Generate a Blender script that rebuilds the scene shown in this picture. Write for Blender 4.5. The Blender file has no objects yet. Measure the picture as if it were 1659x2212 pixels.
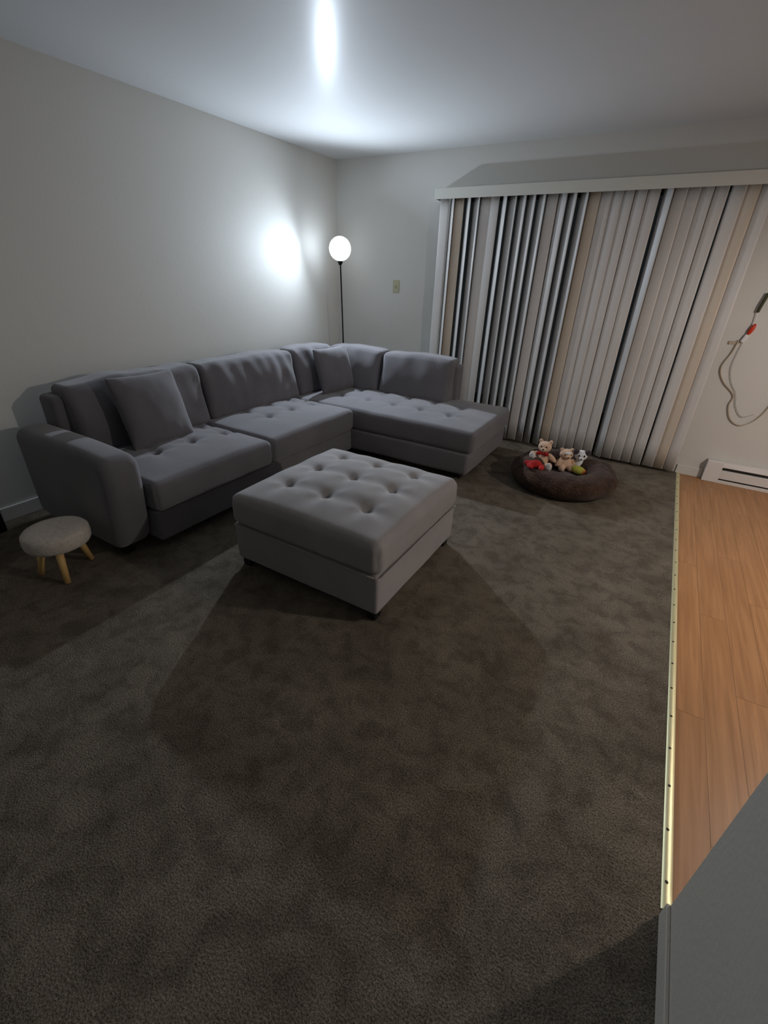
import bpy, bmesh, math, random
from mathutils import Vector, Matrix, Euler, noise
random.seed(7)
PI = math.pi
sc = bpy.context.scene
COL = sc.collection

# ------------------------------------------------------------------ camera
cam_d = bpy.data.cameras.new('camera')
cam = bpy.data.objects.new('camera', cam_d); COL.objects.link(cam)
cam.location = (3.2722, -4.4754, 1.4535)
cam.rotation_euler = (1.0802, -0.0332, 0.5404)
cam_d.sensor_fit = 'HORIZONTAL'; cam_d.sensor_width = 36.0
cam_d.lens = 959.76 * 36.0 / 1659.0
cam_d.clip_start = 0.02; cam_d.clip_end = 60
sc.camera = cam

# ------------------------------------------------------------------ night sky, exposure, lights
w = bpy.data.worlds.new('night'); sc.world = w; w.use_nodes = True
w.node_tree.nodes['Background'].inputs[0].default_value = (0.012, 0.014, 0.016, 1)
w.node_tree.nodes['Background'].inputs[1].default_value = 0.6
sc.view_settings.view_transform = 'Standard'; sc.view_settings.look = 'None'
sc.view_settings.gamma = 1.0; sc.view_settings.use_curve_mapping = False
sc.view_settings.exposure = 0.14

LAMP_POS = Vector((0.27, -0.33, 1.665))       # globe of the corner floor lamp
LAMP_AIM = Vector((-0.30, -0.94, 0.17)).normalized()
LAMP_W = 245.0
BEAM = Vector((0.8, -0.62, -0.22)).normalized()
LAMP_COL = (0.74, 0.86, 1.0)
PEND_POS = Vector((4.95, -2.05, 1.78))         # dining pendant, right of the frame
PEND_W = 64.0
PEND_COL = (1.0, 0.925, 0.86)

# ------------------------------------------------------------------ materials
def mat(name, col, rough=0.8, metal=0.0, spec=0.3, bump=None, vary=None, sheen=0, coat=None, emit=None, trans=0):
    m = bpy.data.materials.new(name); m.use_nodes = True
    nt = m.node_tree; b = nt.nodes['Principled BSDF']
    b.inputs['Base Color'].default_value = (*col, 1)
    b.inputs['Roughness'].default_value = rough
    b.inputs['Metallic'].default_value = metal
    b.inputs['Specular IOR Level'].default_value = spec
    if sheen:
        b.inputs['Sheen Weight'].default_value = sheen; b.inputs['Sheen Roughness'].default_value = 0.5
    if coat:
        b.inputs['Coat Weight'].default_value = coat[0]; b.inputs['Coat Roughness'].default_value = coat[1]
        if len(coat) > 2: b.inputs['Coat IOR'].default_value = coat[2]
    if emit:
        b.inputs['Emission Color'].default_value = (*emit[0], 1); b.inputs['Emission Strength'].default_value = emit[1]
    if trans: b.inputs['Transmission Weight'].default_value = trans
    tc = nt.nodes.new('ShaderNodeTexCoord')
    if vary:      # (scale, col2, contrast, stretch)
        mp = nt.nodes.new('ShaderNodeMapping'); nt.links.new(tc.outputs['Object'], mp.inputs[0])
        mp.inputs['Scale'].default_value = vary[3] if len(vary) > 3 else (1, 1, 1)
        n = nt.nodes.new('ShaderNodeTexNoise'); n.inputs['Scale'].default_value = vary[0]; n.inputs['Detail'].default_value = 5
        nt.links.new(mp.outputs[0], n.inputs['Vector'])
        r = nt.nodes.new('ShaderNodeValToRGB')
        r.color_ramp.elements[0].position = 0.5 - vary[2]; r.color_ramp.elements[1].position = 0.5 + vary[2]
        r.color_ramp.elements[0].color = (*col, 1); r.color_ramp.elements[1].color = (*vary[1], 1)
        nt.links.new(n.outputs[0], r.inputs[0]); nt.links.new(r.outputs[0], b.inputs['Base Color'])
    if bump:      # (scale, strength, distance)
        n = nt.nodes.new('ShaderNodeTexNoise'); n.inputs['Scale'].default_value = bump[0]; n.inputs['Detail'].default_value = 3
        nt.links.new(tc.outputs['Object'], n.inputs['Vector'])
        bp = nt.nodes.new('ShaderNodeBump'); bp.inputs['Strength'].default_value = bump[1]; bp.inputs['Distance'].default_value = bump[2]
        nt.links.new(n.outputs[0], bp.inputs['Height']); nt.links.new(bp.outputs[0], b.inputs['Normal'])
    return m

def carpet_mat():
    m = bpy.data.materials.new('carpet_pile'); m.use_nodes = True
    nt = m.node_tree; L = nt.links; b = nt.nodes['Principled BSDF']
    b.inputs['Roughness'].default_value = 0.95; b.inputs['Specular IOR Level'].default_value = 0.1
    tc = nt.nodes.new('ShaderNodeTexCoord')
    def ns(scale, det, rough=0.5, dist=0.0):
        n = nt.nodes.new('ShaderNodeTexNoise'); n.inputs['Scale'].default_value = scale; n.inputs['Detail'].default_value = det
        n.inputs['Roughness'].default_value = rough; n.inputs['Distortion'].default_value = dist
        L.new(tc.outputs['Object'], n.inputs['Vector']); return n
    def ramp(src, a, bb, ca, cb):
        r = nt.nodes.new('ShaderNodeValToRGB'); e = r.color_ramp.elements
        e[0].position = a; e[1].position = bb; e[0].color = (*ca, 1); e[1].color = (*cb, 1)
        L.new(src, r.inputs[0]); return r.outputs[0]
    big = ns(3.4, 4, 0.6, 0.6)       # trodden patches of pile leaning different ways
    mid = ns(11, 4, 0.6, 0.4)
    fine = ns(190, 3, 0.65)
    c1 = ramp(big.outputs[0], 0.30, 0.68, (0.172, 0.144, 0.112), (0.268, 0.228, 0.180))
    c2 = ramp(mid.outputs[0], 0.38, 0.55, (0.72, 0.71, 0.70), (1.0, 1.0, 1.0))
    c3 = ramp(fine.outputs[0], 0.33, 0.66, (0.35, 0.33, 0.30), (1.28, 1.27, 1.25))
    mx = nt.nodes.new('ShaderNodeMixRGB'); mx.blend_type = 'MULTIPLY'; mx.inputs[0].default_value = 1
    L.new(c1, mx.inputs[1]); L.new(c2, mx.inputs[2])
    mx2 = nt.nodes.new('ShaderNodeMixRGB'); mx2.blend_type = 'MULTIPLY'; mx2.inputs[0].default_value = 1
    L.new(mx.outputs[0], mx2.inputs[1]); L.new(c3, mx2.inputs[2])
    L.new(mx2.outputs[0], b.inputs['Base Color'])
    ad = nt.nodes.new('ShaderNodeMath'); ad.operation = 'ADD'
    ml = nt.nodes.new('ShaderNodeMath'); ml.operation = 'MULTIPLY'; ml.inputs[1].default_value = 1.6
    L.new(mid.outputs[0], ml.inputs[0]); L.new(ml.outputs[0], ad.inputs[0]); L.new(fine.outputs[0], ad.inputs[1])
    bp = nt.nodes.new('ShaderNodeBump'); bp.inputs['Strength'].default_value = 0.8; bp.inputs['Distance'].default_value = 0.012
    L.new(ad.outputs[0], bp.inputs['Height']); L.new(bp.outputs[0], b.inputs['Normal'])
    return m

def wood_mat(name, a, bcol, stretch=(34, 1.3, 34), scale=1.6, rough=0.42):
    m = mat(name, a, rough, spec=0.4)
    nt = m.node_tree; L = nt.links; b = nt.nodes['Principled BSDF']
    tc = nt.nodes.new('ShaderNodeTexCoord'); oi = nt.nodes.new('ShaderNodeObjectInfo')
    mp = nt.nodes.new('ShaderNodeMapping'); mp.inputs['Scale'].default_value = stretch
    L.new(tc.outputs['Object'], mp.inputs[0])
    cb = nt.nodes.new('ShaderNodeCombineXYZ'); ml = nt.nodes.new('ShaderNodeMath'); ml.operation = 'MULTIPLY'; ml.inputs[1].default_value = 40
    L.new(oi.outputs['Random'], ml.inputs[0]); L.new(ml.outputs[0], cb.inputs[0]); L.new(ml.outputs[0], cb.inputs[1])
    L.new(cb.outputs[0], mp.inputs['Location'])
    n = nt.nodes.new('ShaderNodeTexNoise'); n.inputs['Scale'].default_value = scale; n.inputs['Detail'].default_value = 6; n.inputs['Distortion'].default_value = 0.5
    L.new(mp.outputs[0], n.inputs['Vector'])
    r = nt.nodes.new('ShaderNodeValToRGB'); e = r.color_ramp.elements
    e[0].position = 0.32; e[1].position = 0.66; e[0].color = (*a, 1); e[1].color = (*bcol, 1)
    L.new(n.outputs[0], r.inputs[0])
    hv = nt.nodes.new('ShaderNodeHueSaturation')
    mr = nt.nodes.new('ShaderNodeMapRange'); mr.inputs['To Min'].default_value = 0.96; mr.inputs['To Max'].default_value = 1.04
    L.new(oi.outputs['Random'], mr.inputs[0]); L.new(mr.outputs[0], hv.inputs['Value'])
    L.new(r.outputs[0], hv.inputs['Color']); L.new(hv.outputs[0], b.inputs['Base Color'])
    return m

M = {}
M['wall'] = mat('wall_paint', (0.69, 0.68, 0.645), 0.55, spec=0.25, bump=(45, 0.06, 0.01))
M['wall_gloss'] = mat('satin_wall_paint', (0.66, 0.65, 0.61), 0.6, spec=0.25, bump=(45, 0.04, 0.01), coat=(0.25, 0.28, 1.4))
M['ceiling'] = mat('satin_ceiling_paint', (0.64, 0.645, 0.64), 0.65, spec=0.12, bump=(45, 0.03, 0.01), coat=(0.10, 0.27, 1.4))
M['partition'] = mat('partition_paint', (0.50, 0.46, 0.40), 0.6, spec=0.2, bump=(70, 0.15, 0.01))
M['trim'] = mat('white_trim', (0.72, 0.71, 0.67), 0.45, bump=(60, 0.03, 0.01))
M['carpet'] = carpet_mat()
M['wood'] = wood_mat('laminate', (0.31, 0.140, 0.052), (0.43, 0.213, 0.09))
M['subfloor'] = mat('dark_subfloor', (0.17, 0.085, 0.04), 0.8, bump=(20, 0.1, 0.01))
M['brass'] = mat('pale_brass', (0.82, 0.76, 0.47), 0.48, 0.75, bump=(25, 0.15, 0.004))
M['screw'] = mat('dark_screw', (0.05, 0.04, 0.03), 0.5, 0.6, bump=(90, 0.1, 0.002))
FAB = (0.120, 0.112, 0.120)
M['fabric'] = mat('grey_microfibre', FAB, 0.9, spec=0.15, sheen=0.35, bump=(330, 0.35, 0.002), vary=(3.2, (0.154, 0.144, 0.154), 0.2))
M['fabric_ott'] = mat('taupe_grey_microfibre', (0.255, 0.236, 0.232), 0.9, spec=0.15, sheen=0.35, bump=(330, 0.35, 0.002), vary=(3.0, (0.305, 0.284, 0.28), 0.16))
M['button'] = mat('fabric_button', (0.16, 0.15, 0.155), 0.9, spec=0.1, bump=(300, 0.3, 0.002))
M['blackwood'] = mat('black_foot', (0.012, 0.011, 0.011), 0.5, bump=(40, 0.1, 0.002))
M['slat'] = mat('vinyl_slat', (0.66, 0.63, 0.60), 0.42, spec=0.35, bump=(120, 0.04, 0.002), vary=(1.5, (0.70, 0.67, 0.65), 0.2))
M['slat_tan'] = mat('yellowed_vinyl_slat', (0.66, 0.56, 0.45), 0.42, spec=0.35, bump=(120, 0.04, 0.002), vary=(1.5, (0.66, 0.57, 0.47), 0.2))
M['valance'] = mat('valance_vinyl', (0.69, 0.68, 0.62), 0.42, bump=(80, 0.03, 0.002))
M['metal_frame'] = mat('dark_bronze_frame', (0.05, 0.05, 0.048), 0.4, 0.7, bump=(80, 0.04, 0.002))
M['glass'] = mat('door_glass', (0.75, 0.8, 0.78), 0.02, spec=0.15, trans=1.0)
M['plush_bed'] = mat('brown_plush', (0.038, 0.020, 0.014), 0.95, spec=0.1, sheen=0.1, bump=(75, 0.9, 0.02), vary=(16, (0.078, 0.042, 0.028), 0.17))
M['plush_dark'] = mat('brown_plush_inner', (0.045, 0.026, 0.020), 0.95, spec=0.1, sheen=0.4, bump=(75, 0.9, 0.02), vary=(16, (0.08, 0.05, 0.036), 0.17))
M['bear_tan'] = mat('tan_plush', (0.70, 0.46, 0.31), 0.95, spec=0.1, sheen=0.3, bump=(120, 0.8, 0.01), vary=(30, (0.75, 0.52, 0.37), 0.16))
M['bear_cream'] = mat('cream_plush', (0.68, 0.50, 0.33), 0.95, spec=0.1, sheen=0.3, bump=(120, 0.8, 0.01), vary=(30, (0.76, 0.58, 0.42), 0.16))
M['plush_white'] = mat('white_plush', (0.74, 0.73, 0.74), 0.95, spec=0.1, sheen=0.3, bump=(120, 0.6, 0.008), vary=(30, (0.85, 0.84, 0.84), 0.16))
M['plush_grey'] = mat('charcoal_plush', (0.06, 0.045, 0.05), 0.95, spec=0.1, sheen=0.3, bump=(120, 0.6, 0.008))
M['red'] = mat('red_cloth', (0.34, 0.013, 0.016), 0.8, spec=0.2, bump=(90, 0.4, 0.006), vary=(14, (0.44, 0.028, 0.024), 0.2))
M['lime'] = mat('lime_plush', (0.42, 0.42, 0.05), 0.9, spec=0.1, sheen=0.3, bump=(100, 0.6, 0.008), vary=(20, (0.55, 0.50, 0.09), 0.18))
M['orange'] = mat('orange_plush', (0.62, 0.16, 0.03), 0.9, spec=0.1, sheen=0.3, bump=(100, 0.6, 0.008))
M['eye'] = mat('bead_eye', (0.05, 0.03, 0.025), 0.25, bump=(10, 0.01, 0.001))
M['brown_nose'] = mat('brown_nose', (0.30, 0.13, 0.05), 0.6, bump=(80, 0.2, 0.002))
M['pink_plush'] = mat('grey_muzzle_plush', (0.34, 0.27, 0.25), 0.9, bump=(100, 0.4, 0.004))
M['stool_fab'] = mat('oatmeal_boucle', (0.50, 0.44, 0.38), 0.95, spec=0.1, sheen=0.3, bump=(110, 0.5, 0.006), vary=(60, (0.62, 0.56, 0.49), 0.2))
M['beech'] = wood_mat('beech_leg', (0.60, 0.36, 0.12), (0.72, 0.47, 0.18), (8, 8, 1), 3.0, 0.5)
M['black'] = mat('black_plastic', (0.006, 0.006, 0.006), 0.5, bump=(40, 0.05, 0.002))
M['lamp_metal'] = mat('black_lamp_metal', (0.02, 0.02, 0.022), 0.38, 0.8, bump=(80, 0.03, 0.001))
M['globe'] = mat('glowing_globe', (0.9, 0.9, 0.9), 0.4, emit=((0.93, 0.97, 1.0), 1.3), bump=(30, 0.01, 0.001))
M['ivory'] = mat('ivory_plastic', (0.52, 0.50, 0.34), 0.45, bump=(60, 0.03, 0.001))
M['heater'] = mat('heater_enamel', (0.76, 0.72, 0.69), 0.4, bump=(60, 0.03, 0.001))
M['slot'] = mat('heater_slot', (0.02, 0.018, 0.012), 0.7, bump=(60, 0.05, 0.001))
M['cord'] = mat('tan_cord', (0.50, 0.42, 0.32), 0.8, bump=(200, 0.4, 0.002))  # tone of the wall shadows of the hanging pieces, painted as solid tan
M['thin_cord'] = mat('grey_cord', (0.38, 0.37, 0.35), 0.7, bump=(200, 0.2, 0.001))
M['red_plastic'] = mat('red_plastic', (0.62, 0.05, 0.02), 0.35, bump=(40, 0.03, 0.001))
M['white_plastic'] = mat('white_plastic', (0.8, 0.8, 0.79), 0.4, bump=(40, 0.02, 0.001))
M['olive'] = mat('dark_olive_strap', (0.07, 0.07, 0.035), 0.8, bump=(200, 0.3, 0.002))
M['shade'] = mat('pendant_shade_metal', (0.5, 0.48, 0.45), 0.5, 0.2, bump=(40, 0.03, 0.001))
M['bulb'] = mat('bulb_glow', (1, 1, 1), 0.4, emit=((1.0, 0.87, 0.74), 3.0), bump=(30, 0.01, 0.001))

# ------------------------------------------------------------------ helpers
def setp(o, label=None, cat=None, group=None, kind=None):
    if label: o['label'] = label
    if cat: o['category'] = cat
    if group: o['group'] = group
    if kind: o['kind'] = kind
    return o

def thing(name, loc, label, cat, group=None, rz=0):
    o = bpy.data.objects.new(name, None); COL.objects.link(o)
    o.location = loc; o.rotation_euler = (0, 0, rz); o.empty_display_size = 0.1
    return setp(o, label, cat, group)

def mesh_obj(name, verts, faces, m, parent=None, loc=(0, 0, 0), rot=(0, 0, 0), smooth=True):
    me = bpy.data.meshes.new(name); me.from_pydata([tuple(v) for v in verts], [], faces)
    me.materials.append(m)
    if smooth: me.polygons.foreach_set('use_smooth', [True] * len(me.polygons))
    me.update()
    o = bpy.data.objects.new(name, me); COL.objects.link(o)
    o.location = loc; o.rotation_euler = rot
    if parent: o.parent = parent
    return o

def bm_obj(name, bm, m, parent=None, loc=(0, 0, 0), rot=(0, 0, 0), smooth=False):
    me = bpy.data.meshes.new(name); bm.to_mesh(me); bm.free(); me.materials.append(m)
    if smooth: me.polygons.foreach_set('use_smooth', [True] * len(me.polygons))
    o = bpy.data.objects.new(name, me); COL.objects.link(o)
    o.location = loc; o.rotation_euler = rot
    if parent: o.parent = parent
    return o

def add_box(bm, lo, hi, bev=0, seg=2):
    r = bmesh.ops.create_cube(bm, size=1)
    vs = r['verts']
    for v in vs:
        v.co = Vector([lo[i] + (v.co[i] + 0.5) * (hi[i] - lo[i]) for i in range(3)])
    if bev:
        es = list({e for v in vs for e in v.link_edges})
        bmesh.ops.bevel(bm, geom=es, offset=bev, segments=seg, affect='EDGES', profile=0.5)

def box(name, lo, hi, m, parent=None, bev=0, seg=2, loc=(0, 0, 0), rot=(0, 0, 0)):
    bm = bmesh.new(); add_box(bm, lo, hi, bev, seg)
    return bm_obj(name, bm, m, parent, loc, rot)

def lathe(name, prof, m, parent=None, loc=(0, 0, 0), rot=(0, 0, 0), n=40, deform=None):
    vs, fs = [], []
    for (r, z) in prof:
        for k in range(n):
            a = 2 * PI * k / n
            vs.append(Vector((r * math.cos(a), r * math.sin(a), z)))
    for i in range(len(prof) - 1):
        for k in range(n):
            k2 = (k + 1) % n
            fs.append((i * n + k, i * n + k2, (i + 1) * n + k2, (i + 1) * n + k))
    if prof[0][0] > 1e-6: fs.append(tuple(reversed(range(n))))
    if prof[-1][0] > 1e-6: fs.append(tuple((len(prof) - 1) * n + k for k in range(n)))
    if deform: vs = [deform(v) for v in vs]
    return mesh_obj(name, vs, fs, m, parent, loc, rot)

def tube(name, pts, r, m, parent=None, loc=(0, 0, 0), n=8, sub=6):
    P = [Vector(p) for p in pts]
    if len(P) > 2 and sub > 1:     # Catmull-Rom
        Q = []
        for i in range(len(P) - 1):
            p0 = P[max(i - 1, 0)]; p1 = P[i]; p2 = P[i + 1]; p3 = P[min(i + 2, len(P) - 1)]
            for s in range(sub):
                t = s / sub
                Q.append(0.5 * ((2 * p1) + (p2 - p0) * t + (2 * p0 - 5 * p1 + 4 * p2 - p3) * t * t + (3 * p1 - p0 - 3 * p2 + p3) * t ** 3))
        Q.append(P[-1]); P = Q
    vs, fs = [], []
    up = Vector((0.13, 0.9, 0.2))
    for i, p in enumerate(P):
        d = (P[min(i + 1, len(P) - 1)] - P[max(i - 1, 0)]).normalized()
        a = d.cross(up).normalized(); b = d.cross(a).normalized()
        rr = r[i] if isinstance(r, (list, tuple)) else r
        for k in range(n):
            t = 2 * PI * k / n
            vs.append(p + (a * math.cos(t) + b * math.sin(t)) * rr)
    for i in range(len(P) - 1):
        for k in range(n):
            k2 = (k + 1) % n
            fs.append((i * n + k, i * n + k2, (i + 1) * n + k2, (i + 1) * n + k))
    fs.append(tuple(reversed(range(n)))); fs.append(tuple((len(P) - 1) * n + k for k in range(n)))
    return mesh_obj(name, vs, fs, m, parent, loc)

def soft_box(name, lo, hi, r, m, parent=None, cell=0.03, deform=None, loc=(0, 0, 0), rot=(0, 0, 0)):
    """rounded upholstered block; deform(p, q) moves each vertex, q = position normalised to -1..1"""
    lo = Vector(lo); hi = Vector(hi); c0 = (lo + hi) / 2; hs = (hi - lo) / 2
    idx, vs, fs = {}, [], []
    def coords(ax):
        L = hi[ax] - lo[ax]
        inner = max(1, int(round((L - 2 * r) / cell)))
        c = [lo[ax] + r * (1 - math.cos(t * PI / 8)) / 1.0 * 1.0 for t in range(0, 4)]
        c = [lo[ax] + r * f for f in (0, 0.22, 0.5, 0.76)]
        c += [lo[ax] + r + (L - 2 * r) * k / inner for k in range(inner + 1)]
        c += [hi[ax] - r * f for f in (0.76, 0.5, 0.22, 0)]
        return c
    CS = [coords(a) for a in range(3)]
    def vid(i, j, k):
        key = (i, j, k)
        if key in idx: return idx[key]
        p = Vector((CS[0][i], CS[1][j], CS[2][k]))
        c = Vector([min(max(p[a], lo[a] + r), hi[a] - r) for a in range(3)])
        d = p - c
        # sample the arc by angle
        if d.length > 1e-9: p = c + d.normalized() * r
        if deform:
            q = Vector([(p[a] - c0[a]) / hs[a] for a in range(3)])
            p = deform(p, q)
        idx[key] = len(vs); vs.append(p); return idx[key]
    n = [len(c) - 1 for c in CS]
    for i in range(n[0]):
        for j in range(n[1]):
            fs.append((vid(i, j, 0), vid(i, j + 1, 0), vid(i + 1, j + 1, 0), vid(i + 1, j, 0)))
            fs.append((vid(i, j, n[2]), vid(i + 1, j, n[2]), vid(i + 1, j + 1, n[2]), vid(i, j + 1, n[2])))
    for i in range(n[0]):
        for k in range(n[2]):
            fs.append((vid(i, 0, k), vid(i + 1, 0, k), vid(i + 1, 0, k + 1), vid(i, 0, k + 1)))
            fs.append((vid(i, n[1], k), vid(i, n[1], k + 1), vid(i + 1, n[1], k + 1), vid(i + 1, n[1], k)))
    for j in range(n[1]):
        for k in range(n[2]):
            fs.append((vid(0, j, k), vid(0, j, k + 1), vid(0, j + 1, k + 1), vid(0, j + 1, k)))
            fs.append((vid(n[0], j, k), vid(n[0], j + 1, k), vid(n[0], j + 1, k + 1), vid(n[0], j, k + 1)))
    return mesh_obj(name, vs, fs, m, parent, loc, rot)

def nz(p, s, seed=0):
    return noise.noise(Vector((p[0] * s + seed * 7.3, p[1] * s - seed * 3.1, p[2] * s + seed)))

def tufted(tufts, puff, depth, sig=0.032, broad=0.085, seed=0, nzamp=0.004):
    """deform for a seat: crowned top, dimples at the tufts"""
    def f(p, q):
        t = max(0.0, q[2])
        crown = puff * (1 - abs(q[0]) ** 3) * (1 - abs(q[1]) ** 3) * (t ** 1.2)
        z = crown
        for (x, y) in tufts:
            d2 = (p[0] - x) ** 2 + (p[1] - y) ** 2
            if d2 < 0.09:
                d = math.sqrt(d2); a = math.atan2(p[1] - y, p[0] - x)
                star = 1 + 0.35 * math.cos(4 * a + 0.8)
                z -= depth * (0.62 * math.exp(-(d / sig) ** 1.5) + 0.38 * math.exp(-(d / (broad * star)) ** 2)) * t
        side = 0.006 * (1 - q[2] ** 2)
        x = p[0] + (side if q[0] > 0.98 else -side if q[0] < -0.98 else 0)
        y = p[1] + (side if q[1] > 0.98 else -side if q[1] < -0.98 else 0)
        z += nzamp * nz(p, 6, seed) * t
        return Vector((x, y, p[2] + z))
    return f

def pillow(name, W, H, T, m, parent=None, loc=(0, 0, 0), rot=(0, 0, 0), n=26, seed=0, wr=0.006, pinch=0.045, flat=0.0):
    """scatter cushion standing in its local XZ plane (X width, Z height from 0), thickness along Y"""
    vs, fs, grid = [], [], {}
    for side in (1, -1):
        for i in range(n + 1):
            for j in range(n + 1):
                u = -math.cos(PI * i / n) ; v = -math.cos(PI * j / n)
                edge = i in (0, n) or j in (0, n)
                if edge and side == -1: grid[(side, i, j)] = grid[(1, i, j)]; continue
                th = T / 2 * (max(0, (1 - u * u) * (1 - v * v))) ** (0.42 - flat)
                x = u * W / 2 * (1 - pinch * (1 - v * v) ** 1.0 * abs(u) ** 3 + 0)
                z = v * H / 2 * (1 - pinch * (1 - u * u) * abs(v) ** 3)
                w_ = wr * noise.noise(Vector((x * 9 + seed, z * 7, side * 2.0 + seed))) + 0.6 * wr * noise.noise(Vector((x * 26, z * 11 + seed, side)))
                if edge: w_ = 0
                grid[(side, i, j)] = len(vs)
                vs.append(Vector((x, side * (th + w_ * (1 if th > 0.01 else 0)), z + H / 2)))
    for side in (1, -1):
        for i in range(n):
            for j in range(n):
                f = (grid[(side, i, j)], grid[(side, i + 1, j)], grid[(side, i + 1, j + 1)], grid[(side, i, j + 1)])
                fs.append(f if side == -1 else tuple(reversed(f)))
    return mesh_obj(name, vs, fs, m, parent, loc, rot)

# ------------------------------------------------------------------ the room
H = 2.44
XR, YF = 6.6, -6.6
WX = 3.672                # carpet | laminate boundary, face of the partition
def struct(o): o['kind'] = 'structure'; return o

struct(box('floor', (-0.12, YF, -0.06), (WX, 0.12, 0.0), M['carpet']))
wf = struct(box('floor.001', (WX, YF, -0.06), (XR, 0.12, -0.014), M['subfloor']))
struct(box('ceiling', (-0.12, YF, H), (XR, 0.12, H + 0.1), M['ceiling']))
struct(box('wall_left', (-0.12, YF, 0), (0, 0.12, H), M['wall_gloss']))
struct(box('wall_right', (XR, YF, 0), (XR + 0.12, 0.12, H), M['wall']))
struct(box('wall_front', (-0.12, YF - 0.12, 0), (XR + 0.12, YF, H), M['wall']))
DX0, DX1, DZ = 1.27, 3.60, 2.13
bm = bmesh.new()
add_box(bm, (0, 0, 0), (DX0, 0.12, H)); add_box(bm, (DX1, 0, 0), (XR, 0.12, H)); add_box(bm, (DX0, 0, DZ), (DX1, 0.12, H))
struct(bm_obj('wall_back', bm, M['wall']))
PY = -3.625
struct(box('wall_partition', (WX - 0.004, YF, 0), (WX + 0.115, PY, H), M['partition']))
# partition skirting, painted like the wall
bm = bmesh.new(); add_box(bm, (WX - 0.014, YF, 0), (WX - 0.004, PY, 0.065), 0.002, 1)
struct(bm_obj('baseboard_partition', bm, M['partition']))
def skirting(name, lo, hi):
    bm = bmesh.new(); add_box(bm, lo, hi, 0.004, 2); return struct(bm_obj(name, bm, M['trim']))
skirting('baseboard_left', (0, YF, 0), (0.014, -0.014, 0.09))
skirting('baseboard_back', (0.0, -0.014, 0), (DX0 - 0.05, 0, 0.09))
skirting('baseboard_back.001', (DX1 + 0.05, -0.014, -0.014), (3.845, 0, 0.075))

# laminate planks, one by one
PW, PL = 0.1140, 1.22
base_me = {}
def plank_mesh(L, W=PW):
    key = (round(L, 3), round(W, 3))
    if key not in base_me:
        bm = bmesh.new(); add_box(bm, (0.0003, 0.0003, -0.010), (W - 0.0003, L - 0.0003, 0.0), 0.0006, 1)
        me = bpy.data.meshes.new('floor_plank'); bm.to_mesh(me); bm.free(); me.materials.append(M['wood']); base_me[key] = me
    return base_me[key]
x = WX; ci = 0
while x < 5.75:
    W = PW
    yend = 0.0; y = yend; off = [0.42, 0.92, 0.22, 0.68][ci % 4]; first = True
    while y > -4.6:
        L = off if first else PL
        first = False
        if y - L < -4.75: L = y + 4.75
        if L < 0.05: break
        o = bpy.data.objects.new('floor_plank', plank_mesh(L, W)); COL.objects.link(o)
        o.location = (x, y - L, -0.003); o.parent = wf
        y -= L
        # nothing stands inside the partition
        if x < WX + 0.1 and y - 0.02 <= PY: break
    x += W; ci += 1

# metal carpet edge strip with screws
ts = -3.605
bm = bmesh.new()
n = 60; prof = [(-0.011, 0.0), (-0.0095, 0.0036), (0.003, 0.0046), (0.0155, 0.0036), (0.017, 0.0)]
rows = []
for i in range(n + 1):
    y = -0.02 + (ts + 0.02) * i / n
    row = []
    for k, (dx, dz) in enumerate(prof):
        yy = y + (random.uniform(-0.006, 0.004) if i == n else 0)
        row.append(bm.verts.new((WX + dx, yy, dz)))
    rows.append(row)
for i in range(n):
    for k in range(4): bm.faces.new((rows[i][k], rows[i][k + 1], rows[i + 1][k + 1], rows[i + 1][k]))
tr = struct(bm_obj('trim_1', bm, M['brass'], smooth=True))
for k in range(23):
    y = -3.536 + 0.1545 * k
    if y > -0.05: break
    lathe('screw', [(0.0046, 0.0), (0.0046, 0.0008), (0.0028, 0.0016), (0.0, 0.0012)], M['screw'], tr, (WX + random.uniform(0.0, 0.003), y, 0.0044), n=10)

# sliding glass door behind the blinds
def frame_bars(bm, x0, x1, z0, z1, y0, y1, t):
    add_box(bm, (x0, y0, z0), (x0 + t, y1, z1), 0.003, 1); add_box(bm, (x1 - t, y0, z0), (x1, y1, z1), 0.003, 1)
    add_box(bm, (x0 + t, y0, z0), (x1 - t, y1, z0 + t), 0.003, 1); add_box(bm, (x0 + t, y0, z1 - t), (x1 - t, y1, z1), 0.003, 1)
door = bpy.data.objects.new('door_1', None); COL.objects.link(door); door.location = (DX0, 0.06, 0); struct(door)
bm = bmesh.new(); frame_bars(bm, 0, DX1 - DX0, 0.0, DZ, -0.05, 0.05, 0.03); bm_obj('door_frame', bm, M['metal_frame'], door)
mid = (DX1 - DX0) / 2
for (a, b_, yy) in ((0.03, mid + 0.03, -0.02), (mid - 0.03, DX1 - DX0 - 0.03, 0.02)):
    bm = bmesh.new(); frame_bars(bm, a, b_, 0.03, DZ - 0.03, yy - 0.015, yy + 0.015, 0.05)
    s = bm_obj('door_sash', bm, M['metal_frame'], door)
    box('pane', (a + 0.05, yy - 0.003, 0.08), (b_ - 0.05, yy + 0.003, DZ - 0.08), M['glass'], s)
# the balcony outside, in the dark
struct(box('floor.002', (0.6, 0.13, -0.12), (4.4, 1.9, -0.03), mat('balcony_concrete', (0.12, 0.12, 0.11), 0.9, bump=(20, 0.2, 0.01))))
del bm

# ------------------------------------------------------------------ sectional sofa
SX, SY = 0.17, -0.37      # rear of the left-wall back, rear of the back-wall back
sofa = thing('sectional_sofa', (0, 0, 0), 'large grey L-shaped sectional sofa with tufted seats and chaise along the walls', 'sofa')
F = M['fabric']
def frame_deform(seed, amp=0.006):
    return lambda p, q: p + Vector((nz(p, 3, seed), nz(p, 3, seed + 1), nz(p, 3, seed + 2))) * amp
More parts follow.
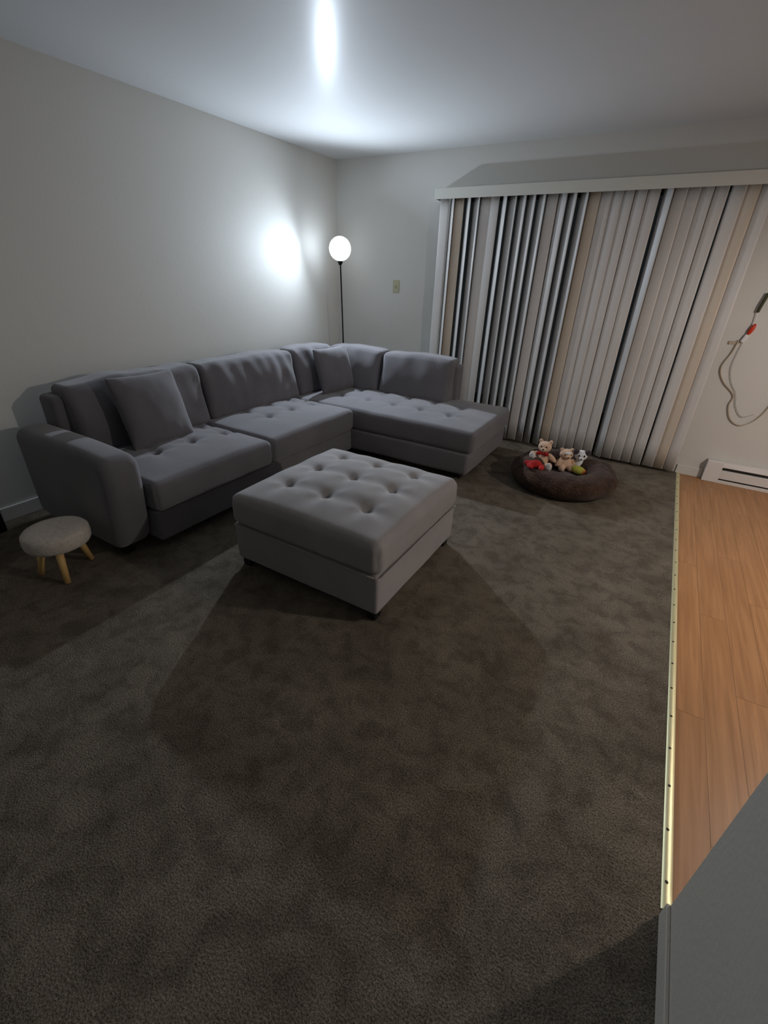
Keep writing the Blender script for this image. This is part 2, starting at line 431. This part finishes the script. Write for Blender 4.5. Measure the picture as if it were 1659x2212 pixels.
# back frames
soft_box('back_frame', (SX, -3.26, 0.06), (SX + 0.17, SY, 0.765), 0.035, F, sofa, 0.06, frame_deform(1))
soft_box('back_frame', (SX + 0.165, SY - 0.17, 0.06), (1.72, SY, 0.745), 0.035, F, sofa, 0.06, frame_deform(2))
# arm: top falls a little to the front, front face rounded into the top
def arm_def(p, q):
    o = p + Vector((nz(p, 4, 5), nz(p, 4, 6), nz(p, 4, 7))) * 0.005
    if q[2] > 0: o.z += 0.012 * (1 - q[1] ** 2) * q[2] - 0.02 * max(0, q[0]) ** 2 * q[2]
    o.x += -0.05 * max(0.0, q[0]) * (1 - (q[2] + 1) / 2) * 1.0
    o.x += 0.03 * max(0.0, q[0]) * (1 - q[2] ** 2)
    return o
soft_box('arm', (SX, -3.445, 0.05), (1.06, -3.235, 0.60), 0.06, F, sofa, 0.035, arm_def)
# bases
soft_box('seat_base', (SX + 0.15, -3.24, 0.055), (1.102, -1.33, 0.240), 0.022, F, sofa, 0.06, frame_deform(3, 0.004))
soft_box('chaise_base', (SX + 0.17, -1.325, 0.055), (2.19, SY - 0.0, 0.235), 0.022, F, sofa, 0.06, frame_deform(4, 0.004))
# seat cushions
def seat(lo, hi, tufts, seed, puff=0.035, depth=0.05):
    c = soft_box('seat_cushion', lo, hi, 0.036, F, sofa, 0.022, tufted(tufts, puff, depth, 0.022, 0.07, seed))
    for (x, y) in tufts:
        if x > 0.45 and y < -0.6: lathe('tuft_button', [(0.0, -0.004), (0.010, -0.003), (0.012, 0.001), (0.007, 0.004), (0.0, 0.005)], M['button'], c, (x, y, hi[2] + puff * 0.9 - depth + 0.003), n=12)
    return c
t1 = [(x, y) for x in (0.76, 0.53) for y in (-2.96, -2.70, -2.44)]
t2 = [(x, y) for x in (0.76, 0.53) for y in (-1.98, -1.72, -1.46)]
seat((0.33, -3.235, 0.24), (1.125, -2.335, 0.418), t1, 11)
seat((0.33, -2.325, 0.24), (1.12, -1.325, 0.418), t2, 12)
t3 = [(x, y) for x in (0.80, 1.07, 1.34, 1.61, 1.88) for y in (-1.02, -0.76)]
seat((0.345, -1.318, 0.235), (2.215, SY - 0.01, 0.415), t3, 13, 0.03, 0.045)
# loose back cushions
def back_cush(name, y0, y1, x0, ztop, seed, thick=0.20, lean=0.10, side='x', parent=sofa, rr=0.042, wr=1.0):
    """cushion standing on the seat against a back frame; side 'x' faces +x, side 'y' faces -y"""
    L = y1 - y0; zb = 0.408; hh = ztop - zb
    def d(p, q):
        # local: p.x along width, p.y thickness (front = -), p.z height
        puff = 0.035 * (1 - q[0] ** 4) * (1 - q[2] ** 2)
        top = max(0, q[2])
        wrk = (0.020 * nz((p[0] * 3.0 + 0.35 * p[2] * 3, 0, p[2] * 1.0), 3.2, seed) * (0.25 + top) + 0.010 * nz(p, 9, seed)) * wr
        y = p[1]
        if q[1] < 0: y += (-puff + wrk) * (-q[1])
        y += lean * (p[2] / hh)
        # thinner at top
        y += -0.0
        z = p[2] - 0.008 * abs(q[0]) ** 4 * top + 0.018 * nz((p[0], 0, 0), 5, seed + 3) * top * wr
        z += 0.012 * (1 - q[0] ** 2) * top
        x = p[0] * (1 - 0.02 * (1 - abs(q[2])))
        return Vector((x, y, z))
    o = soft_box(name, (-L / 2, -thick / 2, 0), (L / 2, thick / 2, hh), rr, F, parent, 0.03, d)
    if side == 'x':
        o.location = (x0, (y0 + y1) / 2, zb); o.rotation_euler = (0, 0, PI / 2)
    else:
        o.location = ((y0 + y1) / 2, x0, zb)
    return o
back_cush('back_cushion', -3.20, -2.275, 0.375, 0.825, 21, lean=0.085)
back_cush('back_cushion', -2.265, -1.255, 0.375, 0.825, 22, lean=0.085)
back_cush('back_cushion', -1.245, -0.66, 0.375, 0.825, 23, lean=0.085)
back_cush('back_cushion', 0.34, 0.955, -0.60, 0.815, 24, side='y', lean=0.085)
back_cush('back_cushion', 0.965, 1.70, -0.60, 0.80, 25, side='y', lean=0.085, wr=0.5)
# feet
for (x, y) in [(0.26, -3.36), (0.94, -3.36), (0.26, -1.5), (0.98, -1.42), (2.10, -1.24), (2.10, -0.45), (0.45, -0.45), (0.98, -2.33)]:
    box('foot', (-0.03, -0.03, 0), (0.03, 0.03, 0.065), M['blackwood'], sofa, 0.006, 1, (x, y, 0))

def toss(name, W, Hh, T, base, dirn, lean, roll, label, seed):
    o = pillow(name, W, Hh, T, M['fabric'], None, seed=seed)
    # face -Y local; rotate so that it faces dirn
    ang = math.atan2(dirn[1], dirn[0]) + PI / 2
    o.rotation_euler = Euler((-lean, roll, ang), 'XYZ')
    o.location = base
    return setp(o, label, 'pillow', 'throw pillows on the sectional')
toss('throw_pillow', 0.46, 0.44, 0.17, (0.645, -2.80, 0.440), (1, 0.08), 0.33, 0.03, 'grey square throw pillow leaning near the arm end of the sofa', 31)
toss('throw_pillow', 0.44, 0.41, 0.15, (0.655, -0.90, 0.436), (1, -0.12), 0.28, -0.03, 'small grey throw pillow leaning in the corner of the sectional', 32)

# ------------------------------------------------------------------ ottoman
ott = thing('ottoman', (2.012, -2.665, 0), 'large square grey tufted ottoman standing on carpet before the sofa', 'ottoman')
FO = M['fabric_ott']; hx, hy = 0.455, 0.445
soft_box('ottoman_base', (-hx + 0.006, -hy + 0.006, 0.05), (hx - 0.006, hy - 0.006, 0.268), 0.018, FO, ott, 0.05, frame_deform(6, 0.004))
to = [(x, y) for x in (-0.245, 0.0, 0.245) for y in (-0.21, 0.035, 0.28)]
c = soft_box('ottoman_cushion', (-hx, -hy, 0.262), (hx, hy, 0.437), 0.045, FO, ott, 0.018, tufted(to, 0.05, 0.05, 0.026, 0.085, 14))
for (x, y) in to:
    lathe('tuft_button', [(0.0, -0.004), (0.011, -0.003), (0.013, 0.001), (0.008, 0.005), (0.0, 0.006)], M['button'], c, (x, y, 0.437 + 0.05 * (1 - (abs(x) / hx) ** 3) * (1 - (abs(y) / hy) ** 3) - 0.049), n=12)
tube('seam_welt', [(-hx + 0.02, -hy - 0.001, 0.266), (hx - 0.02, -hy - 0.001, 0.266)], 0.003, FO, ott, n=6)
tube('seam_welt', [(hx + 0.001, -hy + 0.02, 0.266), (hx + 0.001, hy - 0.02, 0.266)], 0.003, FO, ott, n=6)
for sx in (-1, 1):
    for sy in (-1, 1):
        box('foot', (-0.028, -0.028, 0), (0.028, 0.028, 0.055), M['blackwood'], ott, 0.005, 1, (sx * (hx - 0.05), sy * (hy - 0.05), 0))

# ------------------------------------------------------------------ corner floor lamp
lamp = thing('floor_lamp', (0.25, -0.245, 0), 'floor lamp with glowing white globe on thin black pole behind sofa corner', 'lamp')
off = Vector((0.25, -0.245, 0))
lathe('base', [(0.11, 0.0), (0.112, 0.006), (0.108, 0.014), (0.02, 0.018), (0.012, 0.03), (0.0, 0.03)], M['lamp_metal'], lamp)
gp = LAMP_POS - off
GR = 0.108
tube('pole', [(0, 0, 0.02), (0.008, -0.03, 0.8), tuple(gp - Vector((0, -0.002, GR - 0.004)))], 0.0075, M['lamp_metal'], lamp, n=12)
lathe('collar', [(0.012, -0.03), (0.022, -0.012), (0.03, 0.006), (0.0, 0.008)], M['lamp_metal'], lamp, tuple(gp - Vector((0, 0, GR + 0.004))), n=24)
prof = [(GR * math.sin(PI * k / 24), -GR * math.cos(PI * k / 24)) for k in range(25)]; prof[0] = (0, -GR); prof[-1] = (0, GR)
lathe('globe', prof, M['globe'], lamp, tuple(gp), n=48)
ld = bpy.data.lights.new('lamp_light', 'POINT'); ld.energy = LAMP_W; ld.color = LAMP_COL; ld.shadow_soft_size = 0.025
lo_ = bpy.data.objects.new('lamp_light', ld); COL.objects.link(lo_); lo_.parent = lamp
# photometric curve of the lamp head: strongest straight ahead, weak to the sides
ld.use_nodes = True; nt = ld.node_tree
ge = nt.nodes.new('ShaderNodeNewGeometry'); dt = nt.nodes.new('ShaderNodeVectorMath'); dt.operation = 'DOT_PRODUCT'
dt.inputs[1].default_value = BEAM
nt.links.new(ge.outputs['Incoming'], dt.inputs[0])
mr = nt.nodes.new('ShaderNodeMapRange'); mr.inputs['From Min'].default_value = -0.35; mr.inputs['From Max'].default_value = 1.0
mr.inputs['To Min'].default_value = 0.0; mr.inputs['To Max'].default_value = 1.0
nt.links.new(dt.outputs['Value'], mr.inputs['Value'])
pw = nt.nodes.new('ShaderNodeMath'); pw.operation = 'POWER'; pw.inputs[1].default_value = 2.0
nt.links.new(mr.outputs[0], pw.inputs[0])
pa = nt.nodes.new('ShaderNodeMath'); pa.operation = 'ADD'; pa.inputs[1].default_value = 0.011
nt.links.new(pw.outputs[0], pa.inputs[0]); nt.links.new(pa.outputs[0], nt.nodes['Emission'].inputs['Strength'])
lo_.location = gp + LAMP_AIM * (GR + 0.008)

# ------------------------------------------------------------------ dining pendant, out of frame on the right
pend = thing('pendant_lamp', tuple(PEND_POS), 'metal pendant lamp hanging over the dining area right of the picture', 'lamp')
prof = [(0.03, 0.16), (0.06, 0.15), (0.13, 0.09), (0.17, 0.0), (0.165, 0.0), (0.125, 0.085), (0.055, 0.14)]
lathe('lamp_shade', prof, M['shade'], pend, (0, 0, 0), n=36)
tube('pendant_cord', [(0, 0, 0.14), (0, 0, H - PEND_POS.z)], 0.004, M['black'], pend, n=8)
prof = [(0.03 * math.sin(PI * k / 12), -0.03 * math.cos(PI * k / 12)) for k in range(13)]
lathe('bulb', prof, M['bulb'], pend, (0, 0, 0.075), n=20)
pl = bpy.data.lights.new('pendant_light', 'POINT'); pl.energy = PEND_W; pl.color = PEND_COL; pl.shadow_soft_size = 0.045
po = bpy.data.objects.new('pendant_light', pl); COL.objects.link(po); po.parent = pend; po.location = (0, 0, -0.005)

# ------------------------------------------------------------------ vertical blinds
BX0 = 1.165; BY = -0.08
bl = thing('vertical_blind', (BX0, BY, 0), 'off-white vertical slat blinds with valance covering the sliding glass door', 'blinds')
bm = bmesh.new()
add_box(bm, (0, -0.045, 2.062), (2.62, -0.037, 2.142), 0.002, 1)
add_box(bm, (0, -0.037, 2.062), (0.008, 0.079, 2.142), 0.002, 1)
add_box(bm, (0.008, -0.037, 2.134), (2.62, 0.079, 2.142), 0.002, 1)
bm_obj('valance', bm, M['valance'], bl)
box('head_rail', (0.05, -0.018, 2.088), (2.6, 0.018, 2.125), M['metal_frame'], bl, 0.002, 1)
ANG = {0: -6, 1: -50, 2: 1, 3: -46, 4: -34, 5: 2, 6: -3, 7: -46, 8: -31, 9: -32, 10: -32, 11: -34, 12: 0, 13: -26, 14: -34, 15: -37,
       21: -4, 22: -41, 26: -4, 27: -3, 28: -9, 29: -10}
TAN = {2, 16, 28}
CX = [1.248, 1.325, 1.388, 1.475, 1.550, 1.630, 1.708, 1.795, 1.868, 1.948, 2.025, 2.106, 2.188, 2.266, 2.344, 2.430,
      2.506, 2.588, 2.664, 2.738, 2.824, 2.909, 3.003, 3.080, 3.158, 3.237, 3.325, 3.424, 3.502, 3.586]
SW = 0.0889
def slat(k):
    th = math.radians(ANG.get(k, -8 + random.uniform(-1.5, 1.5)))
    tw = math.radians(random.uniform(-2.5, 2.5)) if k > 15 else math.radians(random.uniform(-1.5, 1.5))
    if k in (26, 27): tw = math.radians(-5)
    na, nh = 8, 10
    vs, fs = [], []
    crown = 0.0045
    for s in (0, 1):
        for j in range(nh + 1):
            z = 0.028 + (2.098 - 0.028) * j / nh
            a = th + tw * (1 - j / nh)
            for i in range(na + 1):
                u = -1 + 2 * i / na
                lx = u * SW / 2; ly = -crown * (1 - u * u) + s * 0.0009
                vs.append((lx * math.cos(a) - ly * math.sin(a), lx * math.sin(a) + ly * math.cos(a), z))
    N = (na + 1) * (nh + 1)
    def I(s, j, i): return s * N + j * (na + 1) + i
    for j in range(nh):
        for i in range(na):
            fs.append((I(0, j, i), I(0, j, i + 1), I(0, j + 1, i + 1), I(0, j + 1, i)))
            fs.append((I(1, j, i), I(1, j + 1, i), I(1, j + 1, i + 1), I(1, j, i + 1)))
        fs.append((I(0, j, 0), I(0, j + 1, 0), I(1, j + 1, 0), I(1, j, 0)))
        fs.append((I(0, j, na), I(1, j, na), I(1, j + 1, na), I(0, j + 1, na)))
    for j in (0, nh):
        for i in range(na):
            f = (I(0, j, i), I(1, j, i), I(1, j, i + 1), I(0, j, i + 1))
            fs.append(f if j == 0 else tuple(reversed(f)))
    o = mesh_obj('slat', vs, fs, M['slat_tan'] if k in TAN else M['slat'], bl, (CX[k] - BX0, 0, 0))
    if k in TAN: o['label'] = 'yellowed tan slat'
for k in range(30): slat(k)

# ------------------------------------------------------------------ light switch
sw = thing('light_switch', (0.738, 0, 1.352), 'ivory light switch plate on back wall beside the floor lamp', 'light switch')
box('plate', (-0.036, -0.007, -0.058), (0.036, 0, 0.058), M['ivory'], sw, 0.003, 2)
box('toggle', (-0.006, -0.018, -0.012), (0.006, -0.006, 0.012), M['ivory'], sw, 0.002, 1, (0, 0, 0), (0.3, 0, 0))

# ------------------------------------------------------------------ baseboard heater
ht = thing('baseboard_heater', (3.85, 0, -0.003), 'long white metal baseboard heater against wall on wood floor', 'heater')
HL = 1.7
bm = bmesh.new()
pr = [(-0.004, 0.0), (-0.064, 0.0), (-0.064, 0.022), (-0.052, 0.026), (-0.052, 0.036), (-0.068, 0.040), (-0.068, 0.108), (-0.050, 0.113), (-0.050, 0.130), (-0.058, 0.135), (-0.046, 0.172), (-0.004, 0.176)]
a = [bm.verts.new((0.0, y, z)) for y, z in pr]; b_ = [bm.verts.new((HL, y, z)) for y, z in pr]
for i in range(len(pr)):
    j = (i + 1) % len(pr); bm.faces.new((a[i], a[j], b_[j], b_[i]))
bm.faces.new(list(reversed(a))); bm.faces.new(b_)
bm_obj('heater_body', bm, M['heater'], ht)
box('end_cap', (-0.003, -0.072, 0.0), (0.11, -0.004, 0.178), M['heater'], ht, 0.003, 1)
box('air_slot', (0.11, -0.0555, 0.112), (HL - 0.05, -0.049, 0.131), M['slot'], ht)
box('air_slot', (0.11, -0.0555, 0.024), (HL - 0.05, -0.051, 0.038), M['slot'], ht)

# ------------------------------------------------------------------ things hanging on the right wall
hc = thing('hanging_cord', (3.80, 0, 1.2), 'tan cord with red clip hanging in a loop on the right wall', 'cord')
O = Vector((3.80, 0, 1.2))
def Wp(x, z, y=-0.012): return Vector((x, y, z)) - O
tube('cord', [Wp(3.745, 1.105), Wp(3.733, 1.02), Wp(3.70, 0.90), Wp(3.745, 0.80), Wp(3.845, 0.705), Wp(3.842, 0.62), Wp(3.885, 0.52), Wp(3.965, 0.482), Wp(4.05, 0.55), Wp(4.10, 0.70), Wp(4.11, 0.95), Wp(4.02, 1.2), Wp(3.93, 1.40), Wp(3.87, 1.50)], 0.0042, M['cord'], hc, n=8)  # tan tube models the shadow that thin_cord casts on the wall
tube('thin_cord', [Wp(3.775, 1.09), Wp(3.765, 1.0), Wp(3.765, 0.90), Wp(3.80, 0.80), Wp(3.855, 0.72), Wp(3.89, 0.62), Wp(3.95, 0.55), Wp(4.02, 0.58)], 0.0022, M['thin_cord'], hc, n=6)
tube('tassel', [Wp(3.812, 1.43, -0.02), Wp(3.806, 1.39, -0.024), Wp(3.797, 1.34, -0.024), Wp(3.792, 1.30, -0.02)], [0.005] * 1 + [0.010] * 17 + [0.005], M['olive'], hc, n=10)
tube('ribbon', [Wp(3.792, 1.31, -0.02), Wp(3.798, 1.24, -0.02), Wp(3.793, 1.215, -0.018)], 0.0035, M['white_plastic'], hc, n=6)
bm = bmesh.new(); bmesh.ops.create_uvsphere(bm, u_segments=16, v_segments=10, radius=0.5)
for v in bm.verts: v.co = Vector((v.co.x * 0.032, v.co.y * 0.028, v.co.z * 0.085))
bm_obj('red_clip', bm, M['red_plastic'], hc, tuple(Wp(3.797, 1.185, -0.018)), (0, 0.28, 0), True)
bm = bmesh.new(); add_box(bm, (-0.014, -0.011, -0.03), (0.014, 0.011, 0.03), 0.006, 2)
bm_obj('white_clip', bm, M['white_plastic'], hc, tuple(Wp(3.776, 1.12, -0.014)), (0, 0.35, 0), True)
box('tan_tag', (-0.034, -0.003, -0.012), (0.034, 0.003, 0.012), M['cord'], hc, 0.002, 1, tuple(Wp(3.722, 1.085, -0.006)), (0, -0.1, 0))  # tan slab models the shadow of the piece hanging to its right

# ------------------------------------------------------------------ round plush pet bed
bed = thing('pet_bed', (2.85, -0.885, 0), 'round dark brown fluffy donut pet bed holding stuffed toys on carpet', 'pet bed')
def bed_def(v):
    a = math.atan2(v.y, v.x)
    n1 = nz(v, 7, 41) * 0.014 + nz(v, 22, 42) * 0.007
    r = Vector((v.x, v.y, 0)); k = 1 + (n1 / max(r.length, 0.05)) * 1.0
    return Vector((v.x * k, v.y * k, max(0.0, v.z + (n1 * 0.9 if v.z > 0.02 else 0))))
prof = []
for k in range(33):
    t = -0.5 * PI - 0.0 + 2 * PI * k / 32
    prof.append((0.285 + 0.118 * math.cos(t), 0.092 + 0.090 * math.sin(t)))
vs, fs = [], []
N1, N2 = 120, 32
for i in range(N1):
    a_ = 2 * PI * i / N1
    for k in range(N2):
        t = 2 * PI * k / N2
        rr = 0.283 + 0.118 * math.cos(t); z = 0.094 + 0.092 * math.sin(t)
        vs.append(bed_def(Vector((rr * math.cos(a_), rr * math.sin(a_), z))))
for i in range(N1):
    for k in range(N2):
        fs.append((i * N2 + k, ((i + 1) % N1) * N2 + k, ((i + 1) % N1) * N2 + (k + 1) % N2, i * N2 + (k + 1) % N2))
mesh_obj('bolster', vs, fs, M['plush_bed'], bed)
lathe('bed_cushion', [(0.0, 0.0), (0.24, 0.0), (0.25, 0.04), (0.21, 0.062), (0.12, 0.07), (0.0, 0.072)], M['plush_dark'], bed, n=60,
      deform=lambda v: Vector((v.x, v.y, max(0, v.z + (nz(v, 8, 44) * 0.014 if v.z > 0.03 else 0)))))

# ------------------------------------------------------------------ stuffed toys
def blob(name, parts, m, parent=None, loc=(0, 0, 0), rz=0, voxel=0.0045):
    """ellipsoids (centre, radii[, rot]) fused into one continuous body"""
    bm = bmesh.new()
    for pt in parts:
        c, r = pt[0], pt[1]; rt = Euler(pt[2]).to_matrix() if len(pt) > 2 else Matrix.Identity(3)
        res = bmesh.ops.create_uvsphere(bm, u_segments=20, v_segments=12, radius=1)
        for v in res['verts']: v.co = rt @ Vector((v.co.x * r[0], v.co.y * r[1], v.co.z * r[2])) + Vector(c)
    o = bm_obj(name, bm, m, parent, loc, (0, 0, rz), True)
    md = o.modifiers.new('fuse', 'REMESH'); md.mode = 'VOXEL'; md.voxel_size = voxel; md.use_smooth_shade = True
    sm = o.modifiers.new('soft', 'SMOOTH'); sm.iterations = 6; sm.factor = 0.6
    return o
def ball(name, c, r, m, parent, rot=(0, 0, 0)):
    bm = bmesh.new(); bmesh.ops.create_uvsphere(bm, u_segments=18, v_segments=12, radius=1)
    for v in bm.verts: v.co = Vector((v.co.x * r[0], v.co.y * r[1], v.co.z * r[2]))
    return bm_obj(name, bm, m, parent, c, rot, True)

# larger bear, faces -y (local), seated
FZ = 0.075
b1 = thing('teddy_bear', (2.655, -0.80, FZ + 0.012), 'tan teddy bear with red bow tie sitting in the brown pet bed', 'stuffed toy', rz=0.02)
blob('body', [((0, 0, 0.062), (0.055, 0.048, 0.064)), ((0, 0.002, 0.165), (0.054, 0.048, 0.046)),
              ((-0.040, 0.008, 0.208), (0.018, 0.011, 0.018)), ((0.040, 0.008, 0.208), (0.018, 0.011, 0.018)),
              ((-0.072, -0.012, 0.086), (0.022, 0.022, 0.048), (0, 0.75, 0)), ((0.072, -0.012, 0.086), (0.022, 0.022, 0.050), (0, -0.9, 0)),
              ((-0.052, -0.052, 0.062), (0.025, 0.060, 0.026), (-0.75, 0, -0.5)), ((0.052, -0.058, 0.026), (0.026, 0.055, 0.026), (0, 0, 0.5)),
              ((-0.068, -0.098, 0.112), (0.026, 0.018, 0.036)), ((0.078, -0.105, 0.040), (0.026, 0.018, 0.036))], M['bear_tan'], b1)
ball('muzzle', (0, -0.046, 0.155), (0.024, 0.018, 0.018), M['bear_cream'], b1)
ball('nose', (0, -0.064, 0.161), (0.008, 0.005, 0.006), M['eye'], b1)
for s in (-1, 1):
    ball('eye', (s * 0.021, -0.043, 0.177), (0.006, 0.005, 0.007), M['eye'], b1)
    ball('foot_pad', (0.078 if s > 0 else -0.066, -0.122 if s > 0 else -0.115, 0.042 if s > 0 else 0.108), (0.023, 0.007, 0.031), M['plush_white'], b1)['label'] = 'white foot pad'
bow = ball('bow_tie', (0, -0.046, 0.118), (0.011, 0.010, 0.012), M['red'], b1); bow['label'] = 'red bow tie'
for s in (-1, 1): ball('bow_loop', (s * 0.027, -0.002, 0.002), (0.024, 0.010, 0.017), M['red'], bow, (0, s * 0.25, 0))

rt_ = blob('stuffed_lobster', [((0, 0, 0.028), (0.042, 0.028, 0.028)), ((-0.032, -0.024, 0.022), (0.018, 0.034, 0.016), (0, 0, 0.3)), ((0.036, -0.030, 0.022), (0.018, 0.036, 0.016), (0, 0, -0.3)),
      ((-0.045, 0.012, 0.028), (0.022, 0.018, 0.02))], M['red'], None, (2.665, -1.115, 0.170), 0.3)
rt_.name = 'red_cloth_toy'
rt_.scale = (1.25, 1.25, 1.2)
setp(rt_, 'crumpled red cloth toy lying on the bed rim left of the bears', 'stuffed toy')

b2 = thing('teddy_bear', (2.822, -0.735, FZ), 'tan stuffed bear with pale face slumped in the middle of the pet bed', 'stuffed toy', rz=0.5)
blob('body', [((0, 0, 0.052), (0.058, 0.050, 0.056)), ((0.0, -0.004, 0.132), (0.055, 0.046, 0.044)),
              ((-0.040, 0.006, 0.168), (0.017, 0.011, 0.016)), ((0.042, 0.006, 0.166), (0.017, 0.011, 0.016)),
              ((-0.058, -0.02, 0.062), (0.020, 0.022, 0.040), (0, 0.5, 0)), ((0.070, -0.018, 0.062), (0.022, 0.022, 0.042), (0, -0.6, 0)),
              ((-0.035, -0.058, 0.028), (0.026, 0.036, 0.028)), ((0.040, -0.056, 0.028), (0.026, 0.036, 0.028))], M['bear_tan'], b2)
ball('muzzle', (0, -0.046, 0.120), (0.023, 0.017, 0.017), M['bear_cream'], b2)
ball('nose', (0, -0.063, 0.122), (0.010, 0.006, 0.008), M['brown_nose'], b2)
fp = ball('face_patch', (0, -0.040, 0.150), (0.026, 0.012, 0.012), M['plush_white'], b2); fp['label'] = 'pale patch between the eyes'
for s in (-1, 1): ball('eye', (s * 0.025, -0.043, 0.138), (0.005, 0.004, 0.006), M['eye'], b2)

dg = thing('stuffed_dog', (2.930, -0.70, FZ), 'small white stuffed dog with dark ears at right of the tan bears', 'stuffed toy', rz=0.25)
blob('body', [((0, 0, 0.045), (0.036, 0.036, 0.046)), ((0, -0.006, 0.118), (0.044, 0.038, 0.038)), ((-0.028, -0.04, 0.02), (0.016, 0.028, 0.018)), ((0.028, -0.04, 0.02), (0.016, 0.028, 0.018))], M['plush_white'], dg)
dg.scale = (1.15, 1.15, 1.15)
ball('muzzle', (0, -0.042, 0.102), (0.017, 0.014, 0.013), M['plush_white'], dg)
ball('nose', (0, -0.056, 0.106), (0.006, 0.005, 0.005), M['eye'], dg)
for s in (-1, 1):
    ball('eye', (s * 0.017, -0.041, 0.124), (0.006, 0.004, 0.008), M['eye'], dg)
    e = ball('ear', (s * 0.038, -0.022, 0.146), (0.020, 0.013, 0.022), M['plush_grey'], dg, (0, s * 0.6, 0)); e['label'] = 'dark ear'

lf = thing('stuffed_fish', (2.945, -0.785, FZ + 0.03), 'lime green stuffed toy with orange end lying before the white dog', 'stuffed toy', rz=-0.15)
ball('body', (0, 0, 0.005), (0.062, 0.033, 0.034), M['lime'], lf, (0, 0.12, 0))
ball('orange_end', (0.052, -0.006, -0.003), (0.022, 0.025, 0.026), M['orange'], lf)
lf.name = 'lime_plush_toy'

# ------------------------------------------------------------------ small round stool
SZ = 0.268
st = thing('footstool', (0.865, -3.645, 0), 'small round oatmeal fabric footstool with beech legs beside sofa arm', 'stool')
prof = [(0.0, 0.182), (0.12, 0.178), (0.139, 0.182), (0.147, 0.194), (0.149, 0.22), (0.147, 0.248), (0.137, 0.260), (0.11, 0.267), (0.06, 0.270), (0.0, 0.271)]
lathe('seat', prof, M['stool_fab'], st, n=56)
for (dx, dy) in ((0.115, -0.065), (-0.01, 0.115), (-0.065, -0.075)):
    d = Vector((dx, dy, 0)).normalized()
    top = d * 0.082 + Vector((0, 0, 0.19)); bot = d * 0.125 + Vector((0, 0, 0.004))
    tube('leg', [tuple(bot), tuple(top)], [0.0135, 0.0195], M['beech'], st, n=14)

# ------------------------------------------------------------------ black box cut off by the left edge
bb = thing('black_case', (0.09, -3.72, 0), 'black case cut off by the left edge standing by the skirting', 'case')
box('case', (-0.065, -0.13, 0.0), (0.055, 0.095, 0.13), M['black'], bb, 0.008, 2)
box('lid', (-0.067, -0.132, 0.13), (0.057, 0.097, 0.145), M['black'], bb, 0.005, 2)
